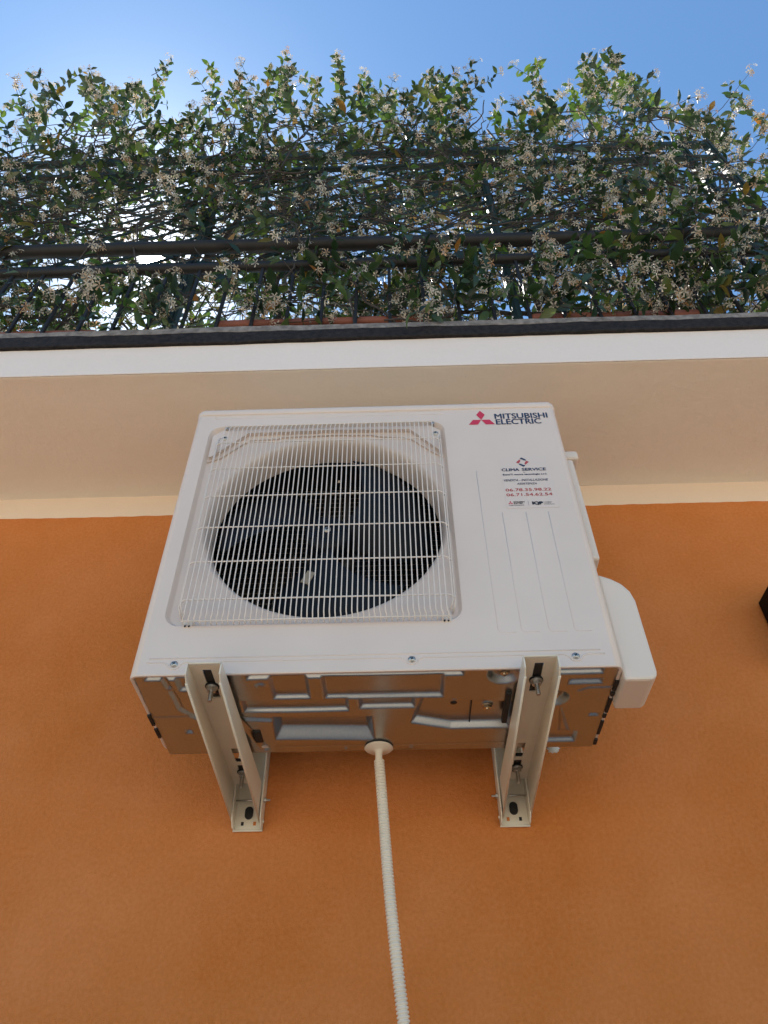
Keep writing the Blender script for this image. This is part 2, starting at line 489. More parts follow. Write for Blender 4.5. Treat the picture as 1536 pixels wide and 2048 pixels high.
ridge([(-.374, .693), (.158, .690)], .0009)
b.build('embossed_ridges', M['paint'], front)

# lid
b = MB(); vs = []
prof = [(-.0012, ZL - .002), (-.0028, ZL), (-.0028, H - .009), (-.0012, H - .004), (.0025, H - .001), (.008, H)]
for ins, z in prof:
    for p in footprint(ins, r=.020 if ins < .003 else .016): vs.append((p[0], p[1], z))
fs = [(L * NF + i, L * NF + (i + 1) % NF, (L + 1) * NF + (i + 1) % NF, (L + 1) * NF + i) for L in range(len(prof) - 1) for i in range(NF)]
fs.append(tuple((len(prof) - 1) * NF + i for i in range(NF)))
fs.append(tuple(range(NF))[::-1])
b.add(vs, fs, True); b.build('lid', M['paint'], unit)

# screws
def screw(x, y, z, ax, r=.0052, name='screw', m='steel', parent=unit):
    b = MB(); a = Vector(ax)
    b.lathe([(r * 1.25, 0), (r * 1.25, .0008), (r, .001), (r * .95, .0025), (r * .6, .0035), (0.0001, .0038)], (x, y, z), ax, 20)
    o = b.build(name, M[m], parent)
    c_ = MB()
    c = Vector((x, y, z)) + a * .0034
    u = a.orthogonal().normalized(); w = a.cross(u)
    u, w = (u + w * .3).normalized(), (w - u * .3).normalized()
    for p, q in ((u, w), (w, u)):
        vs = [c + p * i * r * .55 + q * j * r * .13 + a * k * .0006 for k in (0, 1) for i, j in ((-1, -1), (1, -1), (1, 1), (-1, 1))]
        c_.add(vs, [(0, 1, 2, 3), (4, 5, 6, 7), (0, 1, 5, 4), (1, 2, 6, 5), (2, 3, 7, 6), (3, 0, 4, 7)])
    c_.build('cross_recess', M['rubber'], o)
for x in SCR: screw(x, F, .0215, (0, -1, 0))
for x, z in ((-.3435, .6225), (.1365, .6225)): screw(x, F + .002, z, (0, -1, 0), .0055)

# wire guard
b = MB()
gx0, gx1, NV = -.3395, .1285, 48
yg = F - .0215
bt = F + .004
for i in range(NV):
    x = gx0 + (gx1 - gx0) * i / (NV - 1)
    sp = (i - (NV - 1) / 2) / NV * .006
    pts = [(x + sp, F - .006, .0985), (x + sp, F - .012, .1020), (x + sp, yg + .006, .1075), (x, yg + .0015, .1125), (x, yg, .119)]
    pts += [(x, yg, .62), (x, yg + .0015, .632), (x, yg + .006, .640), (x, F - .009, .652), (x, F - .003, .662)]
    b.tube(pts, .00125, 6)
def row(z, y, dx=.0145, back=.014):
    pts = [(gx0 - dx - .003, y + back, z - .001), (gx0 - dx, y + back * .55, z), (gx0 - dx + .004, y + .004, z), (gx0 - .004, y, z),
           (gx1 + .004, y, z), (gx1 + dx - .004, y + .004, z), (gx1 + dx, y + back * .55, z), (gx1 + dx + .003, y + back, z - .001)]
    b.tube(pts, .0016, 6)
for z in (.583, .498, .413, .325, .2355, .1455): row(z, yg + .0024)
for z, y in ((.1030, F - .0125), (.650, F - .0115)):
    b.tube([(gx0 - .006, y, z), (gx1 + .006, y, z)], .0016, 6)
for sx, e in ((-1, gx0), (1, gx1)):
    for dx, y in ((.0125, yg + .0070), (.0168, yg + .0135), (.018, yg + .0195)):
        x = e + sx * dx
        b.tube([(x - sx * .006, y + .012, .122), (x - sx * .002, y + .003, .130), (x, y, .137), (x, y, .60), (x - sx * .003, y + .006, .612)], .00125, 6)
g = b.build('wire_guard', M['wire'], unit)
# clips holding the guard in the corners of the recess
for x, z in ((-.336, .1065), (.128, .1065)):
    b = MB(); b.box(x - .009, x + .009, F - .001, F + .0105, z - .009, z + .008, .0015)
    b.lathe([(.0021, 0), (.0021, .0014)], (x - .004, F - .0007, z - .004), (0, -1, 0), 10)
    cl = b.build('guard_clip', M['plastic'], g)
    b = MB()
    for dx in (-.004, .003): b.lathe([(.0019, 0), (.0019, .0016)], (x + dx, F - .0008, z - .0065), (0, -1, 0), 10)
    b.build('clip_hole', M['rubber'], cl)
for x, z in ((-.342, .655), (.131, .655)):
    b = MB(); b.box(x - .004, x + .004, F - .004, F + .009, z - .004, z + .004, .001); b.build('guard_clip', M['steel'], g)

# fan
b = MB()
b.lathe([(.048, -.05), (.048, -.008), (.044, -.002), (.034, .002), (.012, .004), (.0001, .0045)], (FX, F + .052, FZ), (0, -1, 0), 40)
for k in range(12):
    a = k * math.pi / 6
    b.tube([(FX + .014 * math.cos(a), F + .0475, FZ + .014 * math.sin(a)), (FX + .042 * math.cos(a), F + .0515, FZ + .042 * math.sin(a))], .0012, 5)
fan = empty('fan', (0, 0, 0)); fan.parent = unit; fan.location = Vector((FX, F + .05, FZ)) - unit.location
b.build('hub', M['fan'], fan)
for k in range(3):
    b = MB(); vs = []; NR, NA = 12, 18
    a0 = R(120 * k + 14)
    for i in range(NR + 1):
        t = i / NR; r = .040 + (.228 - .040) * t
        span = R(52 + 24 * math.sin(t * math.pi * .62))
        lead = R(26) * t ** 1.6
        for j in range(NA + 1):
            u = j / NA
            a = a0 + lead + span * (u - .5)
            rr_ = r if i < NR else r - .010 * (abs(2 * u - 1) ** 4)
            y = F + .060 + .085 * (1 - u) * (0.55 + .45 * t) - .012 * math.sin(u * math.pi) - .01 * t
            vs.append((FX + rr_ * math.cos(a), y, FZ + rr_ * math.sin(a)))
    W_ = NA + 1
    fs = [(i * W_ + j, i * W_ + j + 1, (i + 1) * W_ + j + 1, (i + 1) * W_ + j) for i in range(NR) for j in range(NA)]
    b.add(vs, fs, True)
    o = b.build('fan_blade', M['fan'], fan)
    sm = o.modifiers.new('t', 'SOLIDIFY'); sm.thickness = .0028
screw(FX, F + .0478, FZ, (0, -1, 0), .0062, parent=fan)
# inside: coil, divider, motor bracket
b = MB(); b.add([(X0 + .02, -.035, .02), (.30, -.035, .02), (.30, -.035, .70), (X0 + .02, -.035, .70)], [(0, 1, 2, 3)])
for i in range(150):
    x = X0 + .03 + .6 * i / 149
    b.box(x - .0004, x + .0004, -.045, -.036, .03, .69)
coil = b.build('cooling_coil', M['fins'], unit)
b = MB()
for i in range(44): b.tube([(X0 + .03, -.052, .04 + .0148 * i), (.2, -.052, .04 + .0148 * i)], .0007, 4)
for i in range(16): b.tube([(X0 + .04 + .036 * i, -.050, .03), (X0 + .04 + .036 * i, -.050, .69)], .0007, 4)
b.build('coil_guard', M['coilwire'], coil)
b = MB(); b.box(.17, .172, F + .03, -.03, .01, .70); b.box(X0 + .003, X0 + .005, F + .02, -.01, .012, .70)
b.box(X0 + .006, X1 - .006, F + .012, -.01, .700, .702); b.box(X0 + .006, X1 - .006, -.012, -.010, .012, .70)
b.box(.414, .416, F + .02, -.01, .012, .70)
b.build('inner_wall', M['inside'], unit)
b = MB(); b.box(FX - .030, FX - .018, -.085, -.081, .03, .70); b.box(FX + .018, FX + .030, -.085, -.081, .03, .70)
b.box(FX - .03, FX + .03, -.0865, -.0855, FZ - .05, FZ + .05); b.lathe([(.052, 0), (.052, .06), (.04, .066)], (FX, -.088, FZ), (0, -1, 0), 30)
mb_ = b.build('motor_mount', M['inside'], unit)
b = MB(); b.box(-.0085, .0085, -.0015, .0015, -.016, .016, .0014, 2, Matrix.Translation((-.134, -.2330, .2455)) @ Matrix.Rotation(R(24), 4, 'Y'))
b.build('balance_clip', mat('tan_clip', (.33, .27, .20), .5), fan)
b = MB(); b.box(-.094, -.088, -.152, -.150, .601, .609, .0006); b.build('cable_tag', M['plastic'], mb_)

# base pan as a pressed sheet
PX0, PX1, PY0, PY1 = -.4135, .4135, F + .0065, .0015
nx_, ny_ = 500, 164
gx = np.linspace(PX0, PX1, nx_); gy = np.linspace(PY0, PY1, ny_)
GX, GY = np.meshgrid(gx, gy)
Hh = np.zeros_like(GX)
def poly(pts, wid, depth):
    """convex polygon (any order along its edge), per-edge slope widths"""
    global Hh
    cx_ = sum(p[0] for p in pts) / len(pts); cy_ = sum(p[1] for p in pts) / len(pts)
    v = np.full_like(GX, 1e9)
    for i in range(len(pts)):
        (ax, ay), (bx, by) = pts[i], pts[(i + 1) % len(pts)]
        ex, ey = bx - ax, by - ay; L = math.hypot(ex, ey); nxx, nyy = -ey / L, ex / L
        if (cx_ - ax) * nxx + (cy_ - ay) * nyy < 0: nxx, nyy = -nxx, -nyy
        w = wid[i] if isinstance(wid, (list, tuple)) else wid
        v = np.minimum(v, ((GX - ax) * nxx + (GY - ay) * nyy) / w)
    v = np.clip(v, 0, 1); v = v * .85 + .15 * v * v * (3 - 2 * v)
    if depth > 0: Hh = np.maximum(Hh, depth * v)
    else: Hh = Hh + depth * v
def rect(x0, x1, y0, y1, d=.012, w=.014, wr=None):
    d = .0090 * (d / .012) ** .5; w, wr = .0095, .0064
    poly([(x0, y0), (x1, y0), (x1, y1), (x0, y1)], [w * .8, w * .8, wr or w, w * .8], d)
def disc(x, y, r, w, d):
    global Hh
    v = np.clip((r - np.hypot(GX - x, GY - y)) / w, 0, 1)
    if d > 0: Hh = np.maximum(Hh, d * v)
    else: Hh = Hh + d * v
def groove(pts, hw, d):
    global Hh
    dd = np.full_like(GX, 9.)
    for (ax, ay), (bx, by) in zip(pts, pts[1:]):
        t = np.clip(((GX - ax) * (bx - ax) + (GY - ay) * (by - ay)) / ((bx - ax) ** 2 + (by - ay) ** 2), 0, 1)
        dd = np.minimum(dd, np.hypot(GX - ax - t * (bx - ax), GY - ay - t * (by - ay)))
    Hh = np.maximum(Hh, d * np.clip(1 - dd / hw, 0, 1) ** .7)
rect(-.224, .153, -.295, -.254, .012, .016)
rect(-.186, -.116, -.262, -.190, .010, .015)
rect(-.095, .120, -.258, -.187, .010, .016)
rect(-.245, -.050, -.188, -.146, .011, .015)
rect(-.034, .070, -.186, -.152, .011, .015)
poly([(.078, -.186), (.246, -.168), (.246, -.036), (.135, -.074), (.052, -.074)], [.010, .01, .0098, .0098, .012], .0145)
poly([(-.196, -.132), (-.010, -.126), (-.008, -.038), (-.200, -.046)], [.012, .014, .0190, .014], .0225)
rect(.205, .392, -.292, -.252, .011, .014)
rect(.332, .396, -.240, -.221, .008, .008)
rect(.316, .378, -.060, -.018, .010, .013)
poly([(.328, -.145), (.334, -.145), (.372, -.030), (.34, -.030)], .008, .007)
rect(-.40, -.25, -.292, -.256, .009, .012)
rect(-.347, -.30, -.262, -.222, .008, .012)
rect(-.366, -.348, -.092, -.076, .006, .005)
rect(.385, .408, -.124, -.112, .006, .004)
groove([(-.366, -.275), (-.357, -.204), (-.355, -.165), (-.335, -.135), (-.20, -.120)], .007, .007)
groove([(-.41, -.140), (-.34, -.141)], .004, .002)
groove([(-.20, -.02), (.25, -.020)], .003, .0012)
groove([(-.26, -.25), (-.262, -.14), (-.232, -.05), (-.222, -.012)], .008, .007)
groove([(.355, -.20), (.372, -.21), (.41, -.21)], .003, .003)
for x, y, r in ((.221, -.255, .030), (.200, -.140, .028), (.318, -.176, .026)):
    disc(x, y, r, .010, .012); disc(x, y, .011, .004, -.004)
disc(-.200, -.236, .0105, .004, -.0035); disc(.137, -.172, .0105, .004, -.0035)
for x, y in ((-.066, -.009), (.061, -.010), (-.36, -.225)): disc(x, y, .007, .006, -.004)
rng = np.random.default_rng(3)
Z = .0030 - .0050 * (GY - PY0) / (PY1 - PY0) + Hh + .0006 * np.sin(GX * 21 + 1) * np.sin(GY * 33)
b = MB()
vs = np.stack([GX.ravel(), GY.ravel(), Z.ravel()], 1).tolist()
fs = [(j * nx_ + i, (j + 1) * nx_ + i, (j + 1) * nx_ + i + 1, j * nx_ + i + 1) for j in range(ny_ - 1) for i in range(nx_ - 1)]
b.add(vs, fs, True)
pan = b.build('base_pan', M['galv'], unit)
for x, y in ((-.200, -.236), (.137, -.172)):
    b = MB(); b.lathe([(.0062, 0), (.0062, .0006)], (x, y, -.0004), (0, 0, -1), 20); b.build('drain_hole', M['rubber'], pan)
def hexnut(b, o, ax, r, h0, h1):
    ax = Vector(ax); u = ax.orthogonal().normalized(); w = ax.cross(u); o = Vector(o)
    vs = [o + ax * h + (u * math.cos(k * math.pi / 3) + w * math.sin(k * math.pi / 3)) * r * s for h, s in ((h0, 1), (h1 - .0006, 1), (h1, .88)) for k in range(6)]
    fs = [(L * 6 + k, L * 6 + (k + 1) % 6, (L + 1) * 6 + (k + 1) % 6, (L + 1) * 6 + k) for L in range(2) for k in range(6)] + [tuple(range(6))[::-1], tuple(range(12, 18))]
    b.add(vs, fs)
for x, y in ((.221, -.255), (.200, -.140), (.318, -.176)):
    b = MB(); b.lathe([(.0095, 0), (.0095, .0012)], (x, y, .0105), (0, 0, -1), 20)
    hexnut(b, (x, y, .0105), (0, 0, -1), .0075, .001, .006)
    b.lathe([(.0035, .004), (.0035, .0085)], (x, y, .0105), (0, 0, -1), 12)
    b.build('compressor_bolt', M['brass'], pan)
# rubber foot and black tabs painting in the shaded gaps along the sides
b = MB(); b.box(-.238, -.222, -.085, -.040, -.004, .006, .003); b.build('pan_foot', M['rubber'], pan)
b = MB(); b.box(.228, .238, -.205, -.10, -.005, .006, .002); b.build('pan_foot', M['rubber'], pan)
b = MB()
rn = random.Random(2)
for sx in (-1, 1):
    y = -.235
    while y < -.01:
        L = rn.uniform(.012, .05)
        if rn.random() < .75:
            b = MB(); b.box(min(sx * .4135, sx * .4195), max(sx * .4135, sx * .4195), y, min(y + L, -.008), -.0022 - rn.uniform(0, .002), .002, .0006, 1); b.build('edge_gap_shade', M['rubber'], pan)
        y += L + rn.uniform(.004, .02)

# service cover, handle and side plate on the right flank
b = MB()
b.prism([(.4205, .215), (.428, .211), (.445, .203), (.462, .190), (.474, .172), (.479, .150), (.479, .0), (.476, -.010), (.468, -.016), (.4205, -.016)], 'y', -.262, -.163, .005)
b.build('service_cover', M['plastic'], unit)
b = MB(); b.box(.4205, .4400, -.250, -.08, .262, .555, .006, 3); b.box(.440, .4420, -.235, -.12, .29, .53, .0008)
b.build('side_plate', M['plastic'], unit)
b = MB(); b.box(.4205, .462, -.232, -.165, .578, .606, .008, 3); b.box(.4205, .432, -.232, -.165, .606, .625, .005, 3)
b.build('lift_handle', M['plastic'], unit)

# lettering and emblems ------------------------------------------------
def text_bm(s, size_box, bold=0.0, shear=0.0, y=F - .0006, th=.0004):
    cu = bpy.data.curves.new('t', 'FONT'); cu.body = s; cu.offset = bold; cu.resolution_u = 3; cu.shear = shear
    o = bpy.data.objects.new('t', cu); col.objects.link(o)
    dg = bpy.context.evaluated_depsgraph_get(); me = o.evaluated_get(dg).to_mesh()
    co = np.array([v.co[:] for v in me.vertices]); fc = [tuple(p.vertices) for p in me.polygons]
    o.evaluated_get(dg).to_mesh_clear()
    bpy.data.objects.remove(o); bpy.data.curves.remove(cu)
    x0, x1, z0, z1 = size_box
    mn, mx = co.min(0), co.max(0)
    X = x0 + (co[:, 0] - mn[0]) / (mx[0] - mn[0]) * (x1 - x0)
    Zz = z0 + (co[:, 1] - mn[1]) / (mx[1] - mn[1]) * (z1 - z0)
    return [(a, y, c_) for a, c_ in zip(X, Zz)], fc
def lettering(name, items, m, parent, label=None):
    b = MB()
    for it in items:
        vs, fs = text_bm(*it[:2], 0, *(it[3:]))
        k = it[2] * (it[1][3] - it[1][2]) * 1.2
        for n_, (dx, dz) in enumerate(((-1, 0), (1, 0), (0, -.6), (0, .6), (0, 0))):
            b.add([(v[0] + dx * k, v[1] - n_ * .00004, v[2] + dz * k) for v in vs], fs)
    return b.build(name, m, parent, label)
def rhombus_mark(cx, zb, w, h, y=F - .0006):
    """three-diamond emblem: width w, height h, base zb"""
    hw = w / 2; vs = []; fs = []
    top = [(cx, zb + h), (cx + hw * .335, zb + h * .70), (cx, zb + h * .34), (cx - hw * .335, zb + h * .70)]
    # lower lozenges
    l = [(cx, zb + h * .34), (cx - hw * .64, zb + h * .34), (cx - hw, zb), (cx - hw * .30, zb)]
    r = [(cx, zb + h * .34), (cx + hw * .30, zb), (cx + hw, zb), (cx + hw * .64, zb + h * .34)]
    for q in (top, l, r):
        k = len(vs); vs += [(p[0], y, p[1]) for p in q]; fs.append((k, k + 1, k + 2, k + 3))
    return vs, fs
emb = MB(); emb.add(*rhombus_mark(.2443, .6475, .060, .0505)); emb.build('emblem', M['ink_red'], front)
lettering('brand_lettering', [("MITSUBISHI", (.2765, .3975, .6668, .6852), .028), ("ELECTRIC", (.2775, .3800, .6462, .6648), .028)], M['ink_navy'], front)

# sticker
b = MB(); b.box(.269, .376, F - .0005, F - .0002, .3765, .5345)
stk = b.build('sticker', M['sticker'], unit)
ys = F - .0009
def poly2(pts): return [(p[0], ys, p[1]) for p in pts], [tuple(range(len(pts)))]
b = MB(); b2 = MB()
cx_, cz_ = .3188, .5155
def rot(pts, s): return [(cx_ + s * p[0], cz_ + s * p[1]) for p in pts]
for s in (1, -1):
    b.add(*poly2(rot([(-.0035, .0125), (-.0005, .0150), (.0078, .0085), (.0088, .0045), (.0045, .0050), (-.0020, .0098), (-.0045, .0085)], s)))
    b2.add(*poly2(rot([(.0140, .0003), (.0095, .0042), (.0065, .0012), (.0035, -.0050), (.0062, -.0085), (.0082, -.0055)], s)))
b.build('diamond_arrows', M['ink_navy'], stk); b2.build('diamond_arrows', M['ink_brick'], stk)
def serif_text(s, box, size=1, bold=.02, shear=0):
    return (s, box, bold, shear, ys)
lettering('sticker_lettering', [serif_text("CLIMA", (.2712, .3085, .4878, .4962), bold=.05), serif_text("SERVICE", (.3145, .3655, .4878, .4962), bold=.05),
    serif_text("by", (.3165, .3205, .4815, .4845)),
    serif_text("EnneTi nuove tecnologie s.r.l.", (.2722, .3655, .4732, .4792), bold=.04),
    serif_text("VENDITA - INSTALLAZIONE", (.2722, .3652, .4560, .4622), bold=.02, shear=.3), serif_text("ASSISTENZA", (.2975, .3395, .4452, .4508), bold=.02, shear=.3)], M['ink_navy'], stk)
lettering('phone_numbers', [serif_text("06.78.35.98.22", (.2722, .3668, .4257, .4338), bold=.03), serif_text("06.71.54.62.54", (.2722, .3668, .4112, .4193), bold=.03)], M['ink_brick'], stk)
b = MB(); b.add(*rhombus_mark(.2777, .3885, .0100, .0085, ys)); b.build('emblem', M['ink_red'], stk)
b = MB()
for it in (("MITSUBISHI", (.2840, .3065, .3922, .3960), .035), ("ELECTRIC", (.2842, .3030, .3882, .3918), .035), ("CLIMATIZZAZIONE", (.2735, .3045, .3835, .3858), .02),
           ("IQP", (.3215, .3440, .3838, .3945), .07), ("Installatori", (.3480, .3625, .3915, .3938), .01), ("Qualificati", (.3480, .3605, .3882, .3905), .01), ("Professionisti", (.3480, .3670, .3850, .3872), .01)):
    b.add(*text_bm(it[0], it[1], it[2], 0, ys))
for x, z0, z1 in ((.3138, .383, .3965), (.3457, .3838, .3945)):
    b.add([(x, ys, z0), (x + .0004, ys, z0), (x + .0004, ys, z1), (x, ys, z1)], [(0, 1, 2, 3)])
b.build('sticker_small_print', M['ink_black'], stk)

# ------------------------------------------------------------------ wall brackets
def bracket(xc, side, label):
    root = empty('wall_bracket', (xc, WY, -.09))
    tag(root, label, 'bracket', 'brackets carrying the air conditioner')
    hw = .0265; t = .0026; zw = -.0115; yf, yr = -.330, .118
    # arm: web with slots cut out
    b = MB(); sl = [(-.312, -.222), (-.036, .020), (.034, .086)]; sw = .0075; y = yf + .003
    for a, c_ in sl:
        b.box(xc - hw, xc + hw, y, a, zw, zw + t)
        b.box(xc - hw, xc - sw, a, c_, zw, zw + t); b.box(xc + sw, xc + hw, a, c_, zw, zw + t); y = c_
    b.box(xc - hw, xc + hw, y, yr, zw, zw + t)
    arm = b.build('arm', M['bracket'], root)
    b = MB()
    for s in (-1, 1):
        x = xc + s * hw
        pts = [(yf + .002, zw + t), (yf - .0005, zw - .004), (yf - .001, zw - .020), (yf + .014, zw - .0285), (.150, -.0775), (.1555, -.074), (.1555, -.055), (.118, zw + t)]
        xa, xb = (x - t, x) if s < 0 else (x, x + t)
        b.prism(pts, 'x', xa, xb, .0008)
        # rolled lip at the flange foot
        b.tube([(x + s * t * .5, yf + .014, zw - .0285), (x + s * t * .5, .150, -.0775)], .0021, 8)
    b.tube([(xc - hw, yf, zw + .0012), (xc + hw, yf, zw + .0012)], .0018, 8)
    b.build('flange', M['bracket'], arm)
    # wall leg
    xl = xc + side * .004; hl = .0300; b = MB()
    b.box(xl - hl, xl + hl, WY - .0035, WY - .0008, -.092, .44)
    for s in (-1, 1):
        x = xl + s * hl; xa, xb = (x, x + t) if s < 0 else (x - t, x)
        b.prism([(WY - .0008, -.092), (WY - .020, -.0925), (WY - .036, -.080), (WY - .038, -.070), (WY - .038, .44), (WY - .0008, .44)], 'x', xa, xb, .0008)
        b.tube([(x - s * t * .5, WY - .038, -.070), (x - s * t * .5, WY - .038, .44)], .0019, 8)
    b.tube([(xl - hl, WY - .004, -.0925), (xl + hl, WY - .004, -.0925)], .0022, 8)
    leg = b.build('wall_leg', M['bracket'], root)
    b = MB(); vs = []
    for h in (0, .003):
        for k in range(24):
            a = 2 * math.pi * k / 24
            vs.append((xl + .0085 * math.cos(a) + side * -.001, WY - .0034 - h, -.057 + .0085 * math.sin(a) + (.0045 if math.sin(a) > 0 else -.0045)))
    b.add(vs, [tuple(range(24)), tuple(range(24, 48))[::-1]] + [(k, (k + 1) % 24, 24 + (k + 1) % 24, 24 + k) for k in range(24)])
    b.build('anchor_hole_disc', M['rubber'], leg)  # raised black disc stands in for the dark of the anchor hole
    for s in (-1, 1):
        b = MB(); b.box(xl + s * .0125 - .0028, xl + s * .0125 + .0028, WY - .0040, WY - .0034, -.082, -.0745)
        b.build('slot', M['rubber'] if s == side * -1 else M['orange'], leg)
    # hinge pin
    b = MB(); b.tube([(xl - hl - .002, WY - .022, -.038), (xl + hl + .004, WY - .022, -.038)] if side > 0 else [(xl - hl - .004, WY - .022, -.038), (xl + hl + .002, WY - .022, -.038)], .0018, 8)
    s = side; x = xl + s * hl
    hexnut(b, (x, WY - .022, -.038), (s, 0, 0), .0050, .0005, .0055)
    b.tube([(x, WY - .022, -.038), (x + s * .013, WY - .022, -.038)], .0022, 8)
    b.build('hinge_pin', M['steel'], root)
    for s in (-1, 1):
        b = MB(); b.lathe([(.0038, 0), (.0038, .002), (.002, .003)], (xl + s * hl, WY - .013, -.078), (s, 0, 0), 12)
        b.build('rivet', M['bracket'], root)
    # rubber mounts with hanging threaded bolts
    for y, L in ((-.262, .030), (.062, .034)):
        b = MB(); b.box(xc - .018, xc + .018, y - .035, y + .035, zw + t + .0002, .0005, .002)
        b.box(xc - .006, xc + .006, y - .046, y + .03, zw + .0006, zw + t + .001, .001)
        pad = b.build('rubber_mount', M['rubber'], root)
        b = MB(); b.lathe([(.0118, 0), (.0118, .003)], (xc, y, zw), (0, 0, -1), 24); b.build('rubber_washer', M['rubber'], pad)
        b = MB(); b.lathe([(.0105, .0030), (.0105, .0046)], (xc, y, zw), (0, 0, -1), 28)
        hexnut(b, (xc, y, zw), (0, 0, -1), .0082, .0046, .0115)
        prof = [(.0040, .006)]; h = .0115
        while h < L: prof += [(.0040, h), (.0034, h + .0006)]; h += .0012
        prof += [(.0034, L), (.0001, L + .001)]
        b.lathe(prof, (xc, y, zw), (0, 0, -1), 14)
        b.build('bolt', M['steel'], root)
    return root
bracket(-.2775, 1, 'left beige wall bracket under the air conditioner, nearer the fan')
bracket(.2715, -1, 'right beige wall bracket under the air conditioner, nearer the service cover')

# ------------------------------------------------------------------ drain hose
hz0 = -.0285
dh = empty('drain_hose', (-.002, -.012, .003))
tag(dh, 'cream corrugated drain hose hanging from the middle of the unit', 'hose')
hx, hy = -.002, -.014
b = MB(); b.lathe([(.0275, .0), (.0275, .0062)], (hx, hy, .002), (0, 0, -1), 48); b.build('gasket', M['rubber'], dh)
b = MB(); b.lathe([(.0268, 0), (.0278, .0016), (.0262, .0032), (.012, .0058), (.0078, .008), (.0068, .014), (.0068, .048)], (hx, hy, -.0042), (0, 0, -1), 48)
b.build('drain_socket', M['hose'], dh)
def hp(s):   # path by fraction of the drop
    z = hz0 + (GZ + .03 - hz0) * s
    d = hz0 - z
    x = hx + .0005 + (.06 * d + .06 * d * d if d < .6 else .0576 + .132 * (d - .6) - .03 * (d - .6) ** 2) + .0005 * math.sin(d * 19)
    y = hy + .022 * d + .002 * math.sin(d * 11 + 1)
    return Vector((x, y, z))
b = MB(); pitch = .0058; total = hz0 - (GZ + .03); nr_ = int(total / pitch); pts = []; rs = []
for i in range(nr_):
    for f_, r_ in ((0, .0076), (.15, .0080), (.32, .0099), (.55, .0102), (.78, .0098), (.92, .0080)):
        pts.append(hp((i + f_) * pitch / total)); rs.append(r_)
b.tube(pts, rs, 20)
hs = b.build('corrugated_hose', M['hose'], dh)

# ------------------------------------------------------------------ wall lamp at the right edge
wl = empty('wall_lamp', (1.0, WY, .34))
tag(wl, 'black box wall lamp cut off by the right edge of the photo', 'wall lamp')
b = MB(); b.box(.944, 1.055, .055, WY - .008, .26, .447, .0015); b.build('lamp_body', M['lamp'], wl)
b = MB(); b.box(.955, 1.044, WY - .008, WY, .27, .437, .001); b.build('back_plate', M['lamp'], wl)
b = MB(); b.box(.952, 1.047, .062, WY - .016, .2585, .2598); b.build('lens', mat('frosted_glass', (.5, .5, .48), .4), wl)

# ------------------------------------------------------------------ railing
RY = -.245
rail = empty('terrace_railing', (0, RY, 1.08))
tag(rail, 'dark metal railing with round rails along the terrace edge', 'railing')
b = MB(); b.tube([(-3.2, RY, 1.483), (-.6, RY, 1.493), (.5, RY, 1.497), (3.2, RY, 1.515)], .0165, 16); b.build('rail_tube', M['rail'], rail)
b = MB(); b.tube([(-3.2, RY - .004, 1.634), (-.6, RY, 1.638), (.5, RY, 1.625), (3.2, RY, 1.64)], .0225, 20); b.build('handrail', M['rail'], rail)
x = -2.9; i = 0; rn = random.Random(8)
while x < 2.9:
    b = MB(); b.box(x - .0048, x + .0048, RY - .0048, RY + .0048, 1.06, 1.50, .0012, 1); b.build('baluster', M['rail'], rail)
    x += .098; i += 1

# ------------------------------------------------------------------ trellis
TY = -.17
tr = empty('garden_trellis', (0, TY, 1.06))
tag(tr, 'dark green trellis frame behind the railing, overgrown with jasmine', 'trellis')
b = MB()
b.box(-3.0, 1.40, TY - .012, TY + .012, 2.575, 2.610, .003); b.box(-3.0, 1.40, TY - .010, TY + .010, 2.440, 2.462, .003); b.box(-3.0, 1.40, TY - .010, TY + .010, 1.650, 1.670, .003)
b.build('frame_rail', M['trellis'], tr)
for x in (-2.35, -.62, .42, 1.27, 1.385):
    b = MB(); b.box(x - .013, x + .013, TY - .015, TY + .015, 1.06, 2.615, .003); b.box(x - .005, x + .005, TY - .020, TY - .015, 1.06, 2.615, .001)
    b.build('trellis_post', M['trellis'], tr)
b = MB(); step = .135
zb_, zt_ = 1.67, 2.44
for dirn in (1, -1):
    yy = TY - .004 * dirn
    k = -4.0; step = .17 if dirn > 0 else .36
    while k < 3.0:
        # slat from (k, zb) rising at 32 degrees
        L = (zt_ - zb_) / math.tan(R(32))
        xa, xb = (k, k + L) if dirn > 0 else (k + L, k)
        p0, p1 = Vector((xa, yy, zb_)), Vector((xb, yy, zt_))
        lo, hi = -3.0, 1.38
        def clipx(p, q, X):
            t = (X - p.x) / (q.x - p.x); return p + (q - p) * t
        if min(xa, xb) < hi and max(xa, xb) > lo:
            if p0.x < lo: p0 = clipx(p0, p1, lo)
            if p1.x < lo: p1 = clipx(p0, p1, lo)
            if p0.x > hi: p0 = clipx(p0, p1, hi)
            if p1.x > hi: p1 = clipx(p0, p1, hi)
            d = (p1 - p0).normalized(); w = Vector((-d.z, 0, d.x)) * .006; q = Vector((0, .0025, 0))
            vs = [p0 - w - q, p0 + w - q, p1 + w - q, p1 - w - q, p0 - w + q, p0 + w + q, p1 + w + q, p1 - w + q]
            b.add(vs, [(0, 1, 2, 3), (7, 6, 5, 4), (0, 3, 7, 4), (1, 5, 6, 2), (0, 4, 5, 1), (3, 2, 6, 7)])
        k += step
b.build('lattice', M['trellis'], tr)

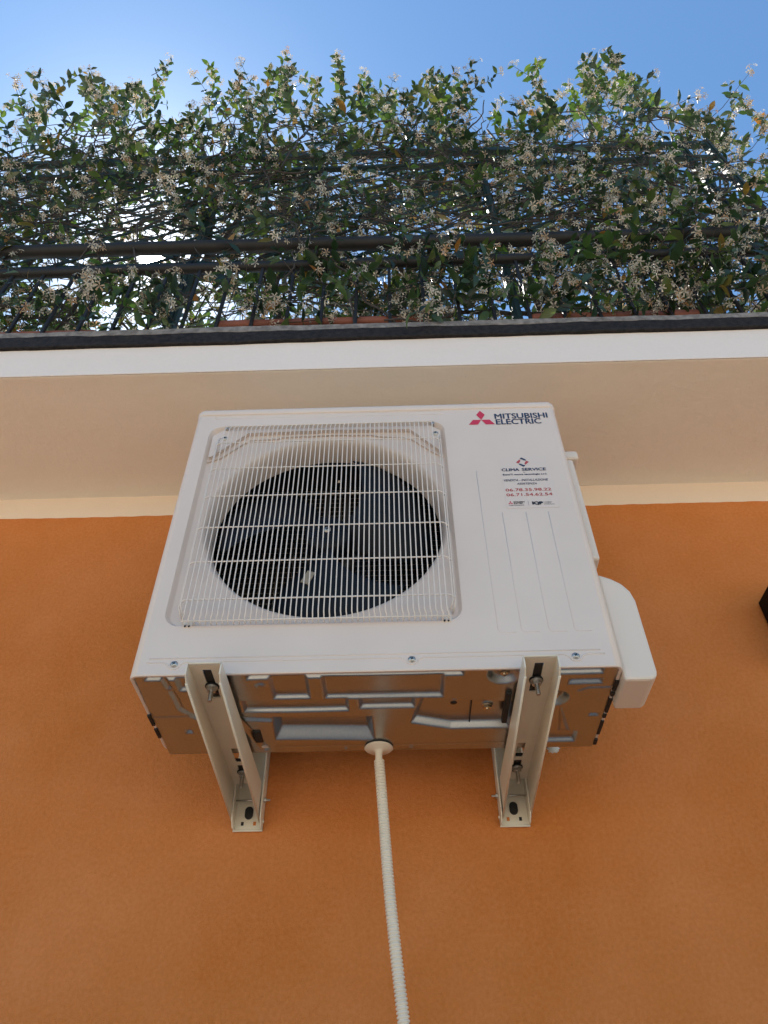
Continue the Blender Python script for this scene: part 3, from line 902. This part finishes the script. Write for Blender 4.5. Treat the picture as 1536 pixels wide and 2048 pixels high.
# ------------------------------------------------------------------ planters
def planter(x0, x1, label, ztop=1.205):
    root = empty('flower_trough', ((x0 + x1) / 2, -.15, 1.055))
    tag(root, label, 'planter', 'terracotta troughs behind the railing')
    b = MB(); b.box(x0 + .02, x1 - .02, -.222, -.055, 1.057, ztop - .02, .015, 3); b.build('trough', M['terracotta'], root)
    b = MB(); b.box(x0, x1, -.232, -.045, ztop - .028, ztop, .011, 4); b.build('rim', M['terracotta'], root)
    b = MB(); b.box(x0 + .02, x1 - .02, -.215, -.06, ztop - .0005, ztop + .012, .006, 2); b.build('soil', M['soil'], root)
    return root
planter(-1.55, -.80, 'terracotta trough at the left end of the terrace edge', 1.185)
planter(-.455, .162, 'terracotta trough above the middle of the terrace edge', 1.215)
planter(.440, .92, 'terracotta trough at the right of the terrace edge', 1.205)

# ------------------------------------------------------------------ climbing jasmine
rng = random.Random(11)
TOP = [(-2.4, 2.95), (-1.9, 3.05), (-1.70, 3.12), (-1.597, 3.33), (-1.50, 3.50), (-1.305, 3.45), (-1.189, 3.45), (-1.0, 3.15), (-.801, 3.25), (-.71, 3.45), (-.579, 3.34), (-.532, 3.62),
       (-.339, 3.42), (-.226, 3.40), (-.035, 3.42), (.112, 3.24), (.241, 3.40), (.371, 3.46), (.507, 3.31), (.619, 3.20), (.74, 3.15), (.792, 3.05), (.956, 3.22), (1.086, 3.40),
       (1.20, 3.55), (1.288, 3.20), (1.359, 2.95), (1.45, 2.75), (1.53, 2.40), (1.60, 2.0)]
SH = [(-1.80, 3.42), (-1.562, 3.84), (-1.50, 3.80), (-1.33, 3.74), (-1.189, 3.76), (-1.22, 3.62), (-.71, 3.58), (-.80, 3.45), (-.532, 3.91), (-.48, 3.84), (-.56, 3.75), (-.339, 3.50), (-.226, 3.84), (-.035, 3.52), (.241, 3.50),
      (.30, 3.55), (.36, 3.50), (.779, 3.69), (.74, 3.5), (.956, 3.50), (1.086, 3.65), (1.12, 3.6), (1.19, 3.70), (1.24, 3.68), (1.267, 3.77), (1.519, 3.12), (1.42, 3.1), (1.40, 2.9), (1.66, 3.12), (-1.4, 3.55), (.05, 3.55)]
def top_at(x):
    for (xa, za), (xb, zb2) in zip(TOP, TOP[1:]):
        if xa <= x <= xb: return za + (zb2 - za) * (x - xa) / (xb - xa) - (.25 if x > -1.3 else .32) + .05 * nz(x * 9, 4)
    return 2.0
S0 = Vector((-.719, -.25, 1.570))
def near_sun(p, r=.03):
    t = (Vector(p) - S0).dot(SUN)
    return (S0 + SUN * t - Vector(p)).length < r
plants = [dict(leaf=MB(), young=MB(), fl=MB(), st=MB()) for _ in range(3)]
def plant_of(x): return plants[0 if x < -.62 else (1 if x < .42 else 2)]

def leaf(mb, p, d, up, L, wd, fold=.25, droop=.25):
    d = d.normalized(); s = d.cross(up)
    if s.length < 1e-3: s = d.orthogonal()
    s.normalize(); n_ = s.cross(d)
    if near_sun(p + d * L * .5, .025 + L * .4): return
    prof = ((0, .04), (.22, .72), (.5, 1.0), (.78, .62), (1.0, .02))
    vs = []
    for t, w in prof:
        c_ = p + d * (t * L) - n_ * (droop * L * t * t)
        h = w * wd * .5
        vs += [c_ - s * h + n_ * (fold * h), c_, c_ + s * h + n_ * (fold * h)]
    fs = []
    for i in range(4):
        fs += [(3 * i, 3 * i + 1, 3 * i + 4, 3 * i + 3), (3 * i + 1, 3 * i + 2, 3 * i + 5, 3 * i + 4)]
    mb.add(vs, fs, True)
def flower(mb, p, ax, s):
    if near_sun(p, .04): return
    ax = ax.normalized(); u = ax.orthogonal().normalized(); w = ax.cross(u)
    a0 = rng.uniform(0, 6.28); vs = []; fs = []
    for k in range(5):
        a = a0 + k * 1.2566
        r_ = u * math.cos(a) + w * math.sin(a); t_ = w * math.cos(a) - u * math.sin(a)
        c_ = p
        k0 = len(vs)
        bend = ax * (-.12 * s * rng.uniform(0, 2))
        vs += [c_, c_ + r_ * s * .45 + t_ * s * .16 + ax * s * .05, c_ + r_ * s * .95 + t_ * s * .30 + bend, c_ + r_ * s * 1.0 - t_ * s * .02 + bend * 1.2, c_ + r_ * s * .45 - t_ * s * .10]
        fs.append((k0, k0 + 1, k0 + 2, k0 + 3, k0 + 4))
    # all petals share the centre so that one flower is one island
    vs2 = [p - ax * s * .02]; fs2 = []
    for k in range(5):
        q = vs[5 * k:5 * k + 5]; k0 = len(vs2); vs2 += q[1:]
        fs2.append((0, k0, k0 + 1, k0 + 2, k0 + 3))
    # tube
    k0 = len(vs2); b0 = p - ax * s * .8
    vs2 += [b0 + u * s * .05, b0 - u * s * .05 + w * s * .05, b0 - w * s * .05]
    fs2 += [(0, k0, k0 + 1), (0, k0 + 1, k0 + 2), (0, k0 + 2, k0)]
    mb.add(vs2, fs2, False)
def rv(): 
    return Vector((rng.gauss(0, 1), rng.gauss(0, 1), rng.gauss(0, 1))).normalized()
def cluster(P_, p, d, n, spread=.035):
    for _ in range(n):
        dd = (d + rv() * .9).normalized()
        q = p + dd * rng.uniform(.012, spread)
        ax = (dd + rv() * .5 + Vector((0, -.25, 0))).normalized()
        flower(P_['fl'], q, ax, rng.uniform(.0100, .0152))
        if rng.random() < .35 and not near_sun(q, .04): P_['st'].tube([p, q], .0006, 3, False)
def shoot(p, d, L, young=False, fl=.3, ls=1.0, step=.030, r0=.0019, pull=None, bare=0.0):
    P_ = plant_of(p.x); n_ = max(3, int(L / step)); pts = [p.copy()]; d = d.normalized(); curl = rv() * .22
    ang = rng.uniform(0, 3.14)
    for i in range(n_):
        d = (d + curl * .5 + rv() * .16 + Vector((0, 0, .05)))
        if pull is not None: d += (pull - pts[-1]).normalized() * .55
        d.normalize()
        q = pts[-1] + d * (L / n_)
        if q.y < -.40: q.y = -.40; 
        if q.z < 1.10 and q.y > -.31: q.z = 1.10
        pts.append(q)
        if i / n_ < bare: continue
        ang += math.pi / 2
        side = d.orthogonal().normalized(); side = Matrix.Rotation(ang, 3, d) @ side
        s_ = ls * (1 - .35 * (i / n_)) * rng.uniform(.75, 1.2)
        for sg in (1, -1):
            if rng.random() < .12: continue
            ld = (side * sg + d * rng.uniform(.2, .9) + Vector((0, -.1, -.15)) + rv() * .25).normalized()
            LL = .048 * s_ * rng.choice((.7, 1, 1, 1.15, 1.3))
            leaf(P_['young' if young else 'leaf'], q, ld, (d + rv() * .3 + Vector((0, 0, .6))).normalized(), LL, LL * rng.uniform(.40, .52), rng.uniform(.1, .5), rng.uniform(.05, .45))
        if rng.random() < fl * .45: cluster(P_, q, side + Vector((0, -.5, 0)), rng.randint(2, 6), .045)
    if rng.random() < fl: cluster(P_, pts[-1], d, rng.randint(4, 9), .045)
    if not any(near_sun(q, .03) for q in pts):
        P_['st'].tube(pts, [r0 * (1 - .6 * i / n_) for i in range(n_ + 1)], 4, False)
    return pts

# dens(x, z): how thick the growth is at this point of the hedge
def dens(x, z):
    t = top_at(x)
    if z > t: return 0
    v = .80
    if z < 1.60: v = .95 + .7 * min(1, max(0, (x + .3) / 1.0))
    if z < 1.60 and x < -.25: v = .72
    if z > t - .40: v *= .62
    v *= .80 + .60 * nz(x * 1.9 + z * 1.1, 3) + .45 * nz(z * 4.3 - x * 2.2, 8)
    if x > 1.22 and z < 2.9: v *= .55
    return max(.04, v)
cnt = 0
while cnt < 2000:
    x = rng.uniform(-2.15, 1.66); z = rng.uniform(1.12, 3.5)
    if rng.random() > dens(x, z) / 1.25: continue
    cnt += 1
    up = z > 2.55
    y = rng.uniform(-.29, .10) if not up else rng.uniform(-.28, .14)
    if 1.42 < z < 1.74 and x < .65 and rng.random() < .8: y = rng.uniform(-.17, .10)
    d = Vector((rng.gauss(0, .8), rng.gauss(-.35 if y < -.17 else -.1, .6), rng.gauss(.5 if up else .1, .6)))
    warm = .42 + .22 * (x > .3)
    L = rng.uniform(.10, .22)
    if z + L > top_at(x): L = max(.05, top_at(x) - z)
    shoot(Vector((x, y, z)), d, L, young=rng.random() < .18, fl=warm, ls=rng.uniform(.85, 1.2))
# growth spilling over the foot of the railing
for _ in range(300):
    x = rng.uniform(-2.0, 1.5)
    if rng.random() > .28 + .55 * (x > .35): continue
    shoot(Vector((x, rng.uniform(-.29, -.20), rng.uniform(1.13, 1.50))), Vector((rng.gauss(0, .8), rng.gauss(-.1, .3), rng.gauss(0, .7))), rng.uniform(.06, .16), young=rng.random() < .15, fl=.5)
# long shoots reaching above the hedge line
for (x, z) in SH:
    x0 = x + rng.gauss(0, .06); z0 = min(top_at(x), z) - .22
    tgt = Vector((x, -.15, z + .1))
    L = max(.15, z - z0)
    shoot(Vector((x0, -.15, z0)), Vector((rng.gauss(0, .25), 0, 1)), L, young=rng.random() < .35, fl=1.0, ls=1.05, step=.036, r0=.0022, pull=tgt, bare=.25)
    for _ in range(3):
        xx = x + rng.gauss(0, .07); zz = z - rng.uniform(.15, .38)
        shoot(Vector((xx, -.15 + rng.gauss(0, .05), zz)), Vector((rng.gauss(0, .5), rng.gauss(0, .3), 1)), rng.uniform(.1, .2), young=rng.random() < .25, fl=.85)
# thin wisps at the upper right, past the end post
for _ in range(16):
    x = rng.uniform(1.38, 1.58); z = rng.uniform(1.6, 2.9)
    shoot(Vector((x - .1, -.17, z)), Vector((1, rng.gauss(0, .3), rng.gauss(.3, .5))), rng.uniform(.14, .32), young=rng.random() < .5, fl=.35, step=.045, bare=.35)
# woven stems through the trellis
for k in range(1300):
    x = rng.uniform(-2.3, 1.45); z = rng.uniform(1.15, 2.95); 
    if rng.random() > .35 + .65 * (1.6 < z < 2.7): continue
    h = rng.choice((0, 0, math.pi, math.pi, math.pi / 2)) + rng.gauss(0, .75)
    p = Vector((x, rng.uniform(-.25, -.08), z)); pts = [p]; L = rng.uniform(.3, 1.0); n_ = int(L / .05)
    for i in range(n_):
        h += rng.gauss(0, .34)
        q = pts[-1] + Vector((math.cos(h) * .05, rng.gauss(0, .008), math.sin(h) * .05))
        if q.x > 1.62 or q.z < 1.1 or q.z > top_at(q.x) - .1: break
        pts.append(q)
    if len(pts) < 4 or any(near_sun(q, .03) for q in pts): continue
    r0 = rng.choice((.0018, .0022, .003, .0042))
    plant_of(x)['st'].tube(pts, [r0 * (1 - .5 * i / len(pts)) for i in range(len(pts))], 5, False)
# main trunks
def trunk(pts, r):
    P_ = plant_of(pts[0][0]); pts = [Vector(p) for p in pts]; out_ = []
    for a, c_ in zip(pts, pts[1:]):
        for i in range(6): out_.append(a.lerp(c_, i / 6) + Vector((rng.gauss(0, .004), rng.gauss(0, .004), 0)))
    out_.append(pts[-1])
    P_['st'].tube(out_, [r * (1 - .6 * i / len(out_)) for i in range(len(out_))], 8)
trunk([(-.66, -.13, 1.10), (-.63, -.14, 1.45), (-.60, -.13, 1.8), (-.66, -.14, 2.3), (-.8, -.14, 2.9)], .020)
trunk([(-.67, -.12, 1.10), (-.65, -.11, 1.5), (-.56, -.12, 2.0), (-.4, -.14, 2.6)], .013)
trunk([(-1.2, -.13, 1.18), (-1.25, -.15, 1.5), (-1.15, -.16, 2.0), (-1.35, -.14, 2.8)], .011)
trunk([(-1.0, -.13, 1.18), (-.95, -.15, 1.6), (-1.02, -.16, 2.1), (-.9, -.14, 3.0)], .009)
trunk([(-.3, -.13, 1.2), (-.33, -.14, 1.6), (-.2, -.15, 2.2), (-.3, -.15, 2.9)], .010)
trunk([(0.05, -.13, 1.2), (.1, -.14, 1.55), (.02, -.15, 2.1), (.15, -.15, 2.9)], .010)
trunk([(.52, -.13, 1.2), (.50, -.14, 1.6), (.6, -.15, 2.2), (.5, -.15, 2.9)], .011)
trunk([(.86, -.13, 1.2), (.93, -.14, 1.6), (.85, -.15, 2.2), (1.05, -.15, 3.0)], .012)
trunk([(.70, -.13, 1.2), (.50, -.15, 1.33), (.30, -.16, 1.34), (.10, -.17, 1.26), (-.02, -.17, 1.22)], .009)
trunk([(.75, -.13, 1.2), (.9, -.15, 1.42), (1.2, -.16, 1.7), (1.35, -.16, 2.3)], .009)
labs = ['sparser flowering jasmine on the left of the trellis, where the sun shines through',
        'flowering jasmine on the middle of the trellis, above the wide terracotta trough',
        'dense white-flowered jasmine on the right of the trellis by the end post']
for P_, lab, bx in zip(plants, labs, (-1.1, -.15, .7)):
    root = empty('climbing_jasmine', (bx, -.13, 1.15))
    tag(root, lab, 'climbing plant', 'jasmine plants on the trellis')
    P_['st'].build('stems', M['twig'], root)
    P_['leaf'].build('foliage', M['leaf'], root)
    P_['young'].build('foliage', M['young'], root, 'pale green young leaves')
    P_['fl'].build('flowers', M['petal'], root)
